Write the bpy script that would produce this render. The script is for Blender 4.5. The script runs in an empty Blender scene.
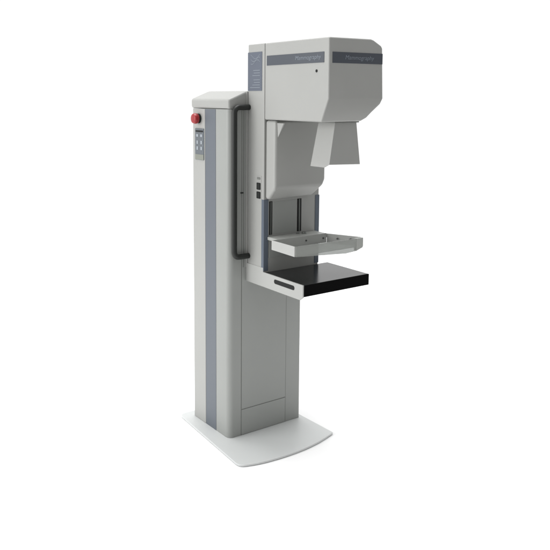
import bpy, bmesh, math
from mathutils import Vector, Matrix
S = bpy.context.scene
COL = S.collection
R = math.radians

# ------------------------------------------------------------------ materials
def rgb(r, g, b):
    f = lambda c: (c/255/12.92) if c/255 <= .04045 else ((c/255+.055)/1.055)**2.4
    return (f(r), f(g), f(b), 1)

def mat(name, col, rough=.4, metal=0, coat=0, grain=.02, bump=.0, scale=60, spec=.5):
    m = bpy.data.materials.new(name); m.use_nodes = True
    nt = m.node_tree; b = nt.nodes['Principled BSDF']
    b.inputs['Roughness'].default_value = rough
    b.inputs['Metallic'].default_value = metal
    b.inputs['Coat Weight'].default_value = coat
    b.inputs['Coat Roughness'].default_value = .2
    b.inputs['Specular IOR Level'].default_value = spec
    tc = nt.nodes.new('ShaderNodeTexCoord')
    nz = nt.nodes.new('ShaderNodeTexNoise'); nz.inputs['Scale'].default_value = 5; nz.inputs['Detail'].default_value = 4
    nt.links.new(tc.outputs['Object'], nz.inputs['Vector'])
    mx = nt.nodes.new('ShaderNodeMix'); mx.data_type = 'RGBA'
    mx.inputs[6].default_value = tuple(c*(1-grain*2) for c in col[:3]) + (1,)
    mx.inputs[7].default_value = tuple(min(1, c*(1+grain*2)) for c in col[:3]) + (1,)
    nt.links.new(nz.outputs['Fac'], mx.inputs[0]); nt.links.new(mx.outputs[2], b.inputs['Base Color'])
    rr = nt.nodes.new('ShaderNodeMapRange'); rr.inputs['To Min'].default_value = rough*.85; rr.inputs['To Max'].default_value = min(1, rough*1.15)
    nt.links.new(nz.outputs['Fac'], rr.inputs['Value']); nt.links.new(rr.outputs['Result'], b.inputs['Roughness'])
    if bump:
        n2 = nt.nodes.new('ShaderNodeTexNoise'); n2.inputs['Scale'].default_value = scale*12; n2.inputs['Detail'].default_value = 2
        nt.links.new(tc.outputs['Object'], n2.inputs['Vector'])
        bp = nt.nodes.new('ShaderNodeBump'); bp.inputs['Strength'].default_value = bump; bp.inputs['Distance'].default_value = .0006
        nt.links.new(n2.outputs['Fac'], bp.inputs['Height']); nt.links.new(bp.outputs['Normal'], b.inputs['Normal'])
    return m

M = {}
M['enamel'] = mat('cream_enamel', (.340, .343, .329, 1), .42, bump=.12)
M['grey'] = mat('grey_enamel', (.285, .295, .282, 1), .42, bump=.12)
M['base'] = mat('pale_base_paint', (.54, .555, .55, 1), .38, bump=.1)
M['stripe'] = mat('blue_grey_stripe', (.106, .121, .142, 1), .45)
M['trim'] = mat('blue_trim', (.10, .122, .155, 1), .4)
M['strip'] = mat('dark_blue_band', (.048, .057, .073, 1), .4, coat=.1)
M['label'] = mat('blue_grey_label', (.092, .108, .142, 1), .4)
M['print'] = mat('pale_print', (.18, .205, .24, 1), .45)
M['black'] = mat('matt_black_rubber', (.0055, .0075, .006, 1), .5)
M['table'] = mat('black_table_top', (.012, .013, .013, 1), .2, spec=.6)
M['tfront'] = mat('black_front_edge', (.0018, .0018, .002, 1), .7, spec=.05)
M['seam'] = mat('dark_seam', (.16, .165, .155, 1), .7)
M['slot'] = mat('dark_slot', (.009, .010, .0095, 1), .6, spec=.25)
M['rail'] = mat('rail_metal', (.16, .17, .16, 1), .35, metal=.5)
M['red'] = mat('red_plastic', (.30, .008, .012, 1), .35, coat=.15)
M['keys'] = mat('keypad_membrane', (.105, .12, .135, 1), .4)
M['key'] = mat('pale_key', (.30, .33, .36, 1), .5)
M['keygrey'] = mat('keypad_foot', (.20, .21, .18, 1), .5)
M['screw'] = mat('screw_steel', (.10, .10, .10, 1), .35, metal=.6)
M['floor'] = mat('white_paper', (.87, .87, .87, 1), .9, grain=.003, spec=.1)

def acrylic(name, alpha, col):
    m = mat(name, col, .12)
    nt = m.node_tree; b = nt.nodes['Principled BSDF']; out = nt.nodes['Material Output']
    t = nt.nodes.new('ShaderNodeBsdfTransparent'); t.inputs[0].default_value = (.93, .95, .94, 1)
    x = nt.nodes.new('ShaderNodeMixShader'); x.inputs[0].default_value = alpha
    nt.links.new(t.outputs[0], x.inputs[1]); nt.links.new(b.outputs[0], x.inputs[2]); nt.links.new(x.outputs[0], out.inputs[0])
    return m
M['acrylic'] = acrylic('clear_acrylic', .58, (.38, .39, .37, 1))
M['acrylic_end'] = acrylic('milky_acrylic', .93, (.43, .435, .42, 1))
M['bracket'] = mat('bracket_paint', (.36, .37, .35, 1), .4)
M['plate'] = mat('pale_plate', (.37, .375, .36, 1), .4)

# ------------------------------------------------------------------ helpers
WL = {}
def obj(name, bm, m, parent=None, bevel=0, seg=3, smooth=True, angle=30):
    bmesh.ops.recalc_face_normals(bm, faces=bm.faces)
    xs = [v.co for v in bm.verts]
    lo = Vector([min(c[i] for c in xs) for i in range(3)]); hi = Vector([max(c[i] for c in xs) for i in range(3)])
    c = (lo+hi)/2
    for v in bm.verts: v.co -= c
    me = bpy.data.meshes.new(name); bm.to_mesh(me); bm.free()
    o = bpy.data.objects.new(name, me); COL.objects.link(o)
    for mm in (m if isinstance(m, (list, tuple)) else [m]): me.materials.append(mm)
    pl = WL[parent.name] if parent else Vector((0, 0, 0))
    o.parent = parent; o.location = c-pl; WL[o.name] = c
    if bevel:
        b = o.modifiers.new('bevel', 'BEVEL'); b.width = bevel; b.segments = seg; b.limit_method = 'ANGLE'; b.angle_limit = R(angle)
        b.harden_normals = True
    if smooth or bevel:
        for p in me.polygons: p.use_smooth = True
        me.set_sharp_from_angle(angle=R(35))
    return o

def box(bm, x0, x1, y0, y1, z0, z1):
    v = [bm.verts.new((x, y, z)) for x in (x0, x1) for y in (y0, y1) for z in (z0, z1)]
    for f in ((0,1,3,2),(4,6,7,5),(0,4,5,1),(2,3,7,6),(0,2,6,4),(1,5,7,3)): bm.faces.new([v[i] for i in f])
    return v

def B(*a):
    bm = bmesh.new(); box(bm, *a); return bm

def prism(pts, axis, a, b):
    """pts: 2D outline; axis 0 -> (y,z), 1 -> (x,z), 2 -> (x,y)"""
    bm = bmesh.new()
    def mk(p, t):
        return {0: (t, p[0], p[1]), 1: (p[0], t, p[1]), 2: (p[0], p[1], t)}[axis]
    A = [bm.verts.new(mk(p, a)) for p in pts]; C = [bm.verts.new(mk(p, b)) for p in pts]
    n = len(pts)
    bm.faces.new(A); bm.faces.new(C[::-1])
    for i in range(n): bm.faces.new([A[i], C[i], C[(i+1) % n], A[(i+1) % n]])
    return bm

def cut(bm, co, no):
    g = bm.verts[:]+bm.edges[:]+bm.faces[:]
    r = bmesh.ops.bisect_plane(bm, geom=g, plane_co=co, plane_no=no, clear_outer=True)
    es = [e for e in r['geom_cut'] if isinstance(e, bmesh.types.BMEdge)]
    bmesh.ops.contextual_create(bm, geom=es)

def rrect(y0, y1, z0, z1, r, n=6):
    P = []
    for cx, cz, a0 in ((y1-r, z1-r, 0), (y0+r, z1-r, 90), (y0+r, z0+r, 180), (y1-r, z0+r, 270)):
        for k in range(n+1):
            a = R(a0+90*k/n); P.append((cx+r*math.cos(a), cz+r*math.sin(a)))
    return P

def lathe(prof, origin, axis, n=32):
    """prof: list of (radius, dist along axis)"""
    bm = bmesh.new(); q = Vector((0, 0, 1)).rotation_difference(Vector(axis)); rings = []
    for r, h in prof:
        rings.append([bm.verts.new(Vector(origin)+q @ Vector((r*math.cos(2*math.pi*k/n), r*math.sin(2*math.pi*k/n), h))) for k in range(n)])
    for i in range(len(rings)-1):
        for k in range(n): bm.faces.new([rings[i][k], rings[i][(k+1) % n], rings[i+1][(k+1) % n], rings[i+1][k]])
    bm.faces.new(rings[0][::-1]); bm.faces.new(rings[-1])
    return bm

def tube(path, r, n=16):
    bm = bmesh.new(); P = [Vector(p) for p in path]; rings = []
    up = Vector((0, 1, 0))
    for i, p in enumerate(P):
        t = (P[min(i+1, len(P)-1)]-P[max(i-1, 0)]).normalized()
        a = up.cross(t).normalized(); b = t.cross(a)
        rings.append([bm.verts.new(p+r*(a*math.cos(2*math.pi*k/n)+b*math.sin(2*math.pi*k/n))) for k in range(n)])
    for i in range(len(rings)-1):
        for k in range(n): bm.faces.new([rings[i][k], rings[i][(k+1) % n], rings[i+1][(k+1) % n], rings[i+1][k]])
    bm.faces.new(rings[0][::-1]); bm.faces.new(rings[-1])
    return bm

def text_mesh(name, body, m, parent, origin, xdir, updir, width, height, shear=.0, thick=.0006):
    cu = bpy.data.curves.new(name, 'FONT'); cu.body = body; cu.shear = shear; cu.extrude = .02; cu.size = 1
    cu.align_x = 'LEFT'
    t = bpy.data.objects.new('tmp', cu); COL.objects.link(t)
    bpy.context.view_layer.update()
    me = bpy.data.meshes.new_from_object(t.evaluated_get(bpy.context.evaluated_depsgraph_get()))
    bpy.data.objects.remove(t)
    bm = bmesh.new(); bm.from_mesh(me); bpy.data.meshes.remove(me)
    x = [v.co.x for v in bm.verts]; y = [v.co.y for v in bm.verts]; z = [v.co.z for v in bm.verts]
    X = Vector(xdir); U = Vector(updir); N = X.cross(U)
    for v in bm.verts:
        a = (v.co.x-min(x))/(max(x)-min(x))*width; b = (v.co.y-min(y))/(max(y)-min(y))*height; c = (v.co.z-min(z))/(max(z)-min(z))*thick
        v.co = Vector(origin)+X*a+U*b+N*c
    return obj(name, bm, m, parent, smooth=False)

# ------------------------------------------------------------------ the machine
F = -.011                                     # floor level; z = 0 is the top of the foot plate
W, D = .440, .328
root = bpy.data.objects.new('mammography_machine', None); COL.objects.link(root)
root.location = (.22, .16, F); WL[root.name] = Vector((.22, .16, F)); root.empty_display_size = .2
root['label'] = 'tall white and grey mammography x-ray machine with overhanging head, black shelf and red stop button'
root['category'] = 'x-ray machine'

# foot plate
def corner(a, b, c, r, n=6):
    a, b, c = Vector(a), Vector(b), Vector(c); u = (a-b).normalized(); w = (c-b).normalized()
    p, q = b+u*r, b+w*r
    return [tuple((1-t)**2*p+2*t*(1-t)*b+t*t*q) for t in [k/n for k in range(n+1)]]
arc = [(-.02, -.2625), (.03, -.271), (.094, -.276), (.155, -.278), (.205, -.277), (.25, -.274), (.30, -.268), (.35, -.259), (.40, -.246)]
pl = corner((-.02, .375), (-.060, .372), (-.104, -.215), .03) + corner((-.060, .345), (-.104, -.239), (-.02, -.2625), .035) + arc + corner((.40, -.246), (.470, -.225), (.455, .3), .008, 3) + [(.452, .372)]
foot = obj('foot_plate', prism(pl, 2, F+.0015, 0), M['base'], root, bevel=.003)

# column
def vround(x0, x1, y0, y1, r, n=10):
    P = []
    for cx, cy, a0, rr in ((x1, y1, 0, .012), (x0, y1, 90, .012), (x0, y0, 180, r), (x1, y0, 270, .012)):
        sx = -1 if cx == x1 else 1; sy = -1 if cy == y1 else 1
        for k in range(n+1):
            a = R(a0+90*k/n); P.append((cx+sx*rr+rr*math.cos(a), cy+sy*rr+rr*math.sin(a)))
    return P
col_ = obj('column', prism(vround(0, W, 0, D, .028), 2, .001, 1.588), M['grey'], root, smooth=True)
# pale left corner profile + stripe panel on the left side
obj('stripe', B(-.0012, .004, .112, .205, .001, 1.5865), M['stripe'], col_)
obj('side_panel', B(-.002, .004, .2065, .314, .001, 1.5865), M['enamel'], col_, bevel=.001)
# front: hairline joints of the service cover
bm = bmesh.new()
box(bm, .0705, .0728, -.0008, .01, .001, 1.585); box(bm, .343, .3450, -.0008, .01, .001, 1.584)
box(bm, .0729, .3429, -.0008, .01, .131, .1330)
obj('cover_joint', bm, M['seam'], col_, smooth=False)
obj('service_cover', B(.0735, .3425, -.002, .004, .134, 1.584), M['grey'], col_, bevel=.001)
obj('lower_cover', B(.0735, .3425, -.0016, .004, .002, .1303), M['grey'], col_, bevel=.001)
# sliding channel the carriage runs in
bm = bmesh.new(); box(bm, .079, .0825, -.0027, .01, .84, 1.583)
obj('guide_slot', bm, M['seam'], col_, smooth=False)

obj('latch', B(.064, .0785, -.006, .001, 1.195, 1.2), M['slot'], col_, bevel=.001)
# cap with sloping shoulder
cap = obj('cap', prism([(-.004, 1.5895), (W+.003, 1.5895), (W+.003, 1.636), (W-.10, 1.672), (.095, 1.672), (-.006, 1.634)], 1, -.004, D+.004), M['enamel'], root, bevel=.012, seg=5, angle=15)

# stop button
btn = obj('stop_button', lathe([(.016, -.004), (.016, .010), (.024, .011), (.026, .018), (.026, .026), (.022, .033), (.012, .036)], (-.002, .262, 1.540), (-1, 0, 0)), M['red'], root)
obj('button_collar', lathe([(.024, -.002), (.024, .008), (.021, .010)], (-.0025, .262, 1.540), (-1, 0, 0)), M['slot'], btn)

# keypad on the side
kp = obj('keypad', prism(rrect(.2135, .294, 1.338, 1.492, .004), 0, -.0045, -.001), M['keys'], root)
bm = bmesh.new()
obj('keypad_base_strip', B(-.0056, -.004, .2145, .293, 1.3395, 1.365), M['keygrey'], kp)
for iy, y in enumerate((.272, .235)):
    for iz, z in enumerate((1.457, 1.424, 1.395)):
        w_, h_ = (.009, .0065) if iz == 0 else (.0065, .0085)
        k = obj('key', prism(rrect(y-w_, y+w_, z-h_, z+h_, .003, 4), 0, -.0058, -.004), M['key'], kp)
bm = bmesh.new(); box(bm, -.0053, -.004, .220, .288, 1.474, 1.482)
obj('display_line', bm, M['slot'], kp)

# ------------------------------------------------------------------ carriage
slab = obj('carriage', B(.100, .430, -.136, -.010, .80, 1.882), M['enamel'], root, bevel=.004)
obj('mounting_plate', B(.094, .425, -.0095, .0, .84, 1.669), M['enamel'], slab, bevel=.001)
lab = obj('notice_label', prism(rrect(-.118, -.009, 1.672, 1.846, .002, 2), 0, .0985, .102), M['label'], slab)
bm = bmesh.new()
import random
random.seed(4)
for k in range(7):
    z = 1.762-k*.0115-(0.008 if k > 2 else 0); e = .045+random.random()*.035
    box(bm, .0978, .0995, -.105, -.105+e, z, z+.0035)
obj('notice_print', bm, M['print'], lab, smooth=False)
bm = bmesh.new()
for k in range(3):
    pts = [(-.105+.012*j, 1.80+.012*k+.010*math.sin(j*.9+k)) for j in range(7)]
    vs = [bm.verts.new((.0978, p[0], p[1]+d)) for p in pts for d in (0, .003)]
    for j in range(6): bm.faces.new([vs[2*j], vs[2*j+2], vs[2*j+3], vs[2*j+1]])
obj('notice_emblem', bm, M['print'], lab, smooth=False)
# switches
sw = obj('switch_plate', prism(rrect(-.118, -.078, 1.176, 1.286, .003, 3), 0, .0988, .102), M['enamel'], slab)
obj('indicator', prism(rrect(-.110, -.086, 1.268, 1.279, .002, 2), 0, .0975, .101), M['seam'], sw)
for z in (1.237, 1.196):
    s = obj('switch', prism(rrect(-.113, -.083, z-.016, z+.016, .003, 3), 0, .0970, .101), M['slot'], sw)
    obj('rocker', prism([(-.108, z-.012), (-.088, z-.012), (-.088, z+.012), (-.108, z+.012)], 0, .0955, .098), M['black'], s, bevel=.001)
# blue front trims and the recessed guide
obj('trim', B(.0985, .126, -.1385, -.120, .845, 1.178), M['trim'], slab, bevel=.0015)
obj('trim', B(.406, .4315, -.1385, -.120, .845, 1.178), M['trim'], slab, bevel=.0015)
for x0, x1 in ((.131, .149), (.296, .321)):
    g = obj('guide_slit', B(x0, x1, -.1372, -.130, 1.012, 1.168), M['slot'], slab)
    obj('guide_rail', B(x0+(x1-x0)*.38, x1-(x1-x0)*.38, -.1385, -.131, 1.012, 1.166), M['rail'], g)
obj('guide_panel', B(.155, .290, -.1368, -.130, 1.012, 1.166), M['grey'], slab, bevel=.0005)

# ------------------------------------------------------------------ head
HP = [(.100, 1.5425), (.318, 1.5425), (.345, 1.556), (.366, 1.580), (.400, 1.614), (.405, 1.640), (.396, 1.846), (.388, 1.857), (.345, 1.878), (.330, 1.882), (.100, 1.882)]
bm = prism(HP, 1, -.1375, -.566)
n = Vector((0, -.101, -.043)).normalized()
cut(bm, (0, -.566, 1.637), n)
head = obj('head', bm, M['enamel'], root, bevel=.013, seg=5, angle=25)
band = obj('side_band', B(.0985, .104, -.537, -.1535, 1.7825, 1.8255), M['strip'], head, bevel=.0006)
bandf = obj('front_band', B(.117, .3955, -.5672, -.560, 1.7800, 1.8240), M['strip'], head, bevel=.0006)
text_mesh('band_lettering', 'Mammography', M['print'], band, (.0984, -.355, 1.793), (0, -1, 0), (0, 0, 1), .165, .022, .2)
text_mesh('band_lettering', 'Mammography', M['print'], bandf, (.185, -.5673, 1.790), (1, 0, 0), (0, 0, 1), .16, .022, .2)
obj('key_hole', lathe([(.006, -.002), (.006, .0015), (.003, .003)], (.100, -.491, 1.750), (-1, 0, 0)), M['slot'], head)
obj('mounting_ring', B(.186, .324, -.510, -.392, 1.537, 1.545), M['seam'], head, bevel=.002)

# hood hanging below the head (open flared plates)
def hood():
    T = [(.197, -.500, 1.538), (.318, -.500, 1.538), (.318, -.395, 1.538), (.197, -.395, 1.538)]
    Bt = [(.166, -.503, 1.364), (.341, -.503, 1.358), (.345, -.385, 1.350), (.163, -.385, 1.350)]
    bm = bmesh.new()
    t = [bm.verts.new(v) for v in T]; b = [bm.verts.new(v) for v in Bt]
    lm = bm.verts.new((.166, -.470, 1.350))
    bm.faces.new([t[0], t[1], b[1], b[0]])
    bm.faces.new([t[1], t[2], b[2], b[1]])
    bm.faces.new([t[2], t[3], b[3], b[2]])
    bm.faces.new([t[3], t[0], b[0], lm, b[3]])
    bm.faces.new(t[::-1])
    return bm
h = obj('collimator_hood', hood(), M['enamel'], head, smooth=False)
so = h.modifiers.new('s', 'SOLIDIFY'); so.thickness = .004; so.offset = -1
bv = h.modifiers.new('b', 'BEVEL'); bv.width = .0012; bv.segments = 2

# lower front cover with bevelled foot
CP = [(.104, 1.1815), (.360, 1.1815), (.400, 1.262), (.400, 1.5405), (.104, 1.5405)]
bm = prism(CP, 1, -.1395, -.215)
cut(bm, (0, -.215, 1.236), Vector((0, -.055, -.05)).normalized())
cov = obj('front_cover', bm, M['enamel'], root, bevel=.013, seg=6, angle=22)
bm = bmesh.new()
vs = [bm.verts.new(c) for c in ((.112, -.2155, 1.53), (.112, -.262, 1.53), (.116, -.2155, 1.462), (.126, -.2155, 1.53), (.120, -.262, 1.53))]
bm.faces.new([vs[0], vs[1], vs[2]]); bm.faces.new([vs[1], vs[4], vs[2]]); bm.faces.new([vs[4], vs[3], vs[2]]); bm.faces.new([vs[0], vs[3], vs[4], vs[1]]); bm.faces.new([vs[0], vs[2], vs[3]])
obj('highlight_wedge', bm, M['enamel'], cov, bevel=.001)  # added wedge, shaped to stand in for a soft highlight under the head

# ------------------------------------------------------------------ grab rail
def arcpts(c, r, a0, a1, n=8):
    return [(c[0]+r*math.cos(R(a0+(a1-a0)*k/n)), c[1], c[2]+r*math.sin(R(a0+(a1-a0)*k/n))) for k in range(n+1)]
hx, hy, zt, zb, rr = .0175, -.019, 1.597, .897, .026
path = [(.106, hy, zt)] + arcpts((hx+rr, hy, zt-rr), rr, 90, 180) + arcpts((hx+rr, hy, zb+rr), rr, 180, 270) + [(.106, hy, zb)]
gr = obj('grab_rail', tube(path, .013), M['black'], root)

# ------------------------------------------------------------------ shelf
sh = obj('shelf', B(.106, .488, -.4215, -.139, .789, .8395), M['table'], root, bevel=.0025)
obj('front_edge', B(.1045, .489, -.4245, -.4205, .7885, .8395), M['tfront'], sh, bevel=.001)
bm = prism([(-.425, .8415), (-.136, .8415), (-.136, .861), (.0, .861), (.0, .772), (-.406, .772), (-.425, .787)], 0, .0975, .1040)
side = obj('side_plate', bm, M['plate'], sh, bevel=.0015)
obj('handle_slot', prism(rrect(-.368, -.222, .8065, .8265, .009), 0, .0968, .099), M['slot'], side)
obj('shelf_underside', B(.1045, .486, -.30, -.14, .777, .7885), M['grey'], sh)

# ------------------------------------------------------------------ compression paddle
br = obj('paddle_bracket', B(.118, .404, -.244, -.139, .990, 1.006), M['bracket'], root, bevel=.004)
obj('bracket_wall', B(.128, .40, -.142, -.1385, .905, .990), M['grey'], br)
obj('lock_knob', lathe([(.010, 0), (.011, .004), (.009, .009), (.003, .010)], (.312, -.170, 1.005), (0, 0, 1), 24), M['rail'], br)
obj('lock_knob', lathe([(.007, 0), (.008, .003), (.006, .006), (.002, .007)], (.284, -.160, 1.005), (0, 0, 1), 24), M['rail'], br)
L0, L1, Y0, Y1, Z0, Z1 = .067, .460, -.408, -.246, .968, 1.012
t = .004
XB = .386                                     # the paddle narrows to the back on its right side
pad = obj('compression_paddle', prism([(L0+.001, Y0+.001), (L1-.03, Y0+.001), (XB-.004, Y1), (L0+.001, Y1)], 2, Z0, Z0+.003), M['acrylic'], root)
obj('end_wall', prism([(Y0, Z0-.001), (Y1, Z0+.002), (Y1, Z1+.001), (Y0, Z1)], 0, L0-t, L0), M['acrylic_end'], pad, bevel=.001)
obj('front_wall', prism([(L0+.0005, Z0-.001), (L1-.105, Z0-.020), (L1-.042, Z0-.016), (L1-.042, Z1-.003), (L0+.0005, Z1)], 1, Y0-t, Y0), M['acrylic'], pad, bevel=.0008)
obj('end_block', prism([(L1-.0415, Z0-.016), (L1-.004, Z0-.004), (L1, Z0+.002), (L1, Z1-.003), (L1-.0415, Z1-.003)], 1, Y0-t, Y0+.012), M['bracket'], pad, bevel=.0012)
obj('back_wall', B(L0+.0005, XB, Y1+.0005, Y1+t, Z0, Z1), M['acrylic_end'], pad, bevel=.0008)
obj('right_wall', prism([(XB, Y1), (XB+t, Y1+.001), (L1, Y0+.0125), (L1-t, Y0+.0125)], 2, Z0-.003, Z1-.002), M['acrylic_end'], pad, bevel=.0008)
for x in (.262, .365):
    obj('screw', lathe([(.0042, 0), (.0042, .003), (.002, .004)], (x, Y1+.0004, .990), (0, -1, 0), 16), M['screw'], pad)
nr = Vector((-(Y1-Y0), -(L1-XB), 0)).normalized()
for f in (.32, .68):
    obj('screw', lathe([(.0042, 0), (.0042, .003), (.002, .004)], (XB+(L1-XB)*f-.004, Y1+(Y0-Y1)*f, .988+.012*f), nr, 16), M['screw'], pad)

# ------------------------------------------------------------------ setting
fl = obj('floor', B(-2.6, 4.2, -1.9, 4.2, F-.02, F), M['floor'], None, smooth=False); fl['kind'] = 'structure'

w = bpy.data.worlds.new('World'); S.world = w; w.use_nodes = True
nt = w.node_tree; bg = nt.nodes['Background']
tc = nt.nodes.new('ShaderNodeTexCoord'); sp = nt.nodes.new('ShaderNodeSeparateXYZ')
mr = nt.nodes.new('ShaderNodeMapRange'); mr.interpolation_type = 'SMOOTHSTEP'
mr.inputs['From Min'].default_value = -.25; mr.inputs['From Max'].default_value = .12
mr.inputs['To Min'].default_value = .50; mr.inputs['To Max'].default_value = 1.06
nt.links.new(tc.outputs['Generated'], sp.inputs[0]); nt.links.new(sp.outputs['Y'], mr.inputs['Value'])
nt.links.new(mr.outputs['Result'], bg.inputs['Strength'])
bg.inputs['Color'].default_value = (1, 1, 1, 1)

def area(name, loc, target, size, power, col=(1, 1, 1), sy=None):
    l = bpy.data.lights.new(name, 'AREA'); l.energy = power; l.size = size; l.color = col
    if sy: l.shape = 'RECTANGLE'; l.size_y = sy
    o = bpy.data.objects.new(name, l); COL.objects.link(o); o.location = loc
    o.rotation_euler = (Vector(target)-Vector(loc)).to_track_quat('-Z', 'Y').to_euler()
    return o
area('overhead_softbox', (.6, 1.6, 11.0), (.6, 1.6, 0), 9.0, 1250)
area('side_softbox', (-3.6, .9, 1.9), (0, .1, 1.0), 2.2, 80)

# ------------------------------------------------------------------ camera
cd = bpy.data.cameras.new('camera'); cam = bpy.data.objects.new('camera', cd); COL.objects.link(cam)
az, pit = R(56.4327), R(7.0002)
fwd = Vector((math.cos(az)*math.cos(pit), math.sin(az)*math.cos(pit), -math.sin(pit)))
cam.location = (-1.85599, -2.77658, 1.64912)
cam.rotation_euler = fwd.to_track_quat('-Z', 'Y').to_euler()
cd.sensor_width = 36; cd.lens = 726.3531/550*36
cd.shift_x = (275-226.5502)/550; cd.shift_y = (185.07-275)/550
cd.clip_start = .05; cd.clip_end = 200
S.camera = cam

S.render.engine = 'CYCLES'
S.render.resolution_x = 1024; S.render.resolution_y = 1024
S.view_settings.view_transform = 'Standard'; S.view_settings.look = 'None'
S.view_settings.exposure = 0; S.view_settings.gamma = 1
S.cycles.transparent_max_bounces = 12
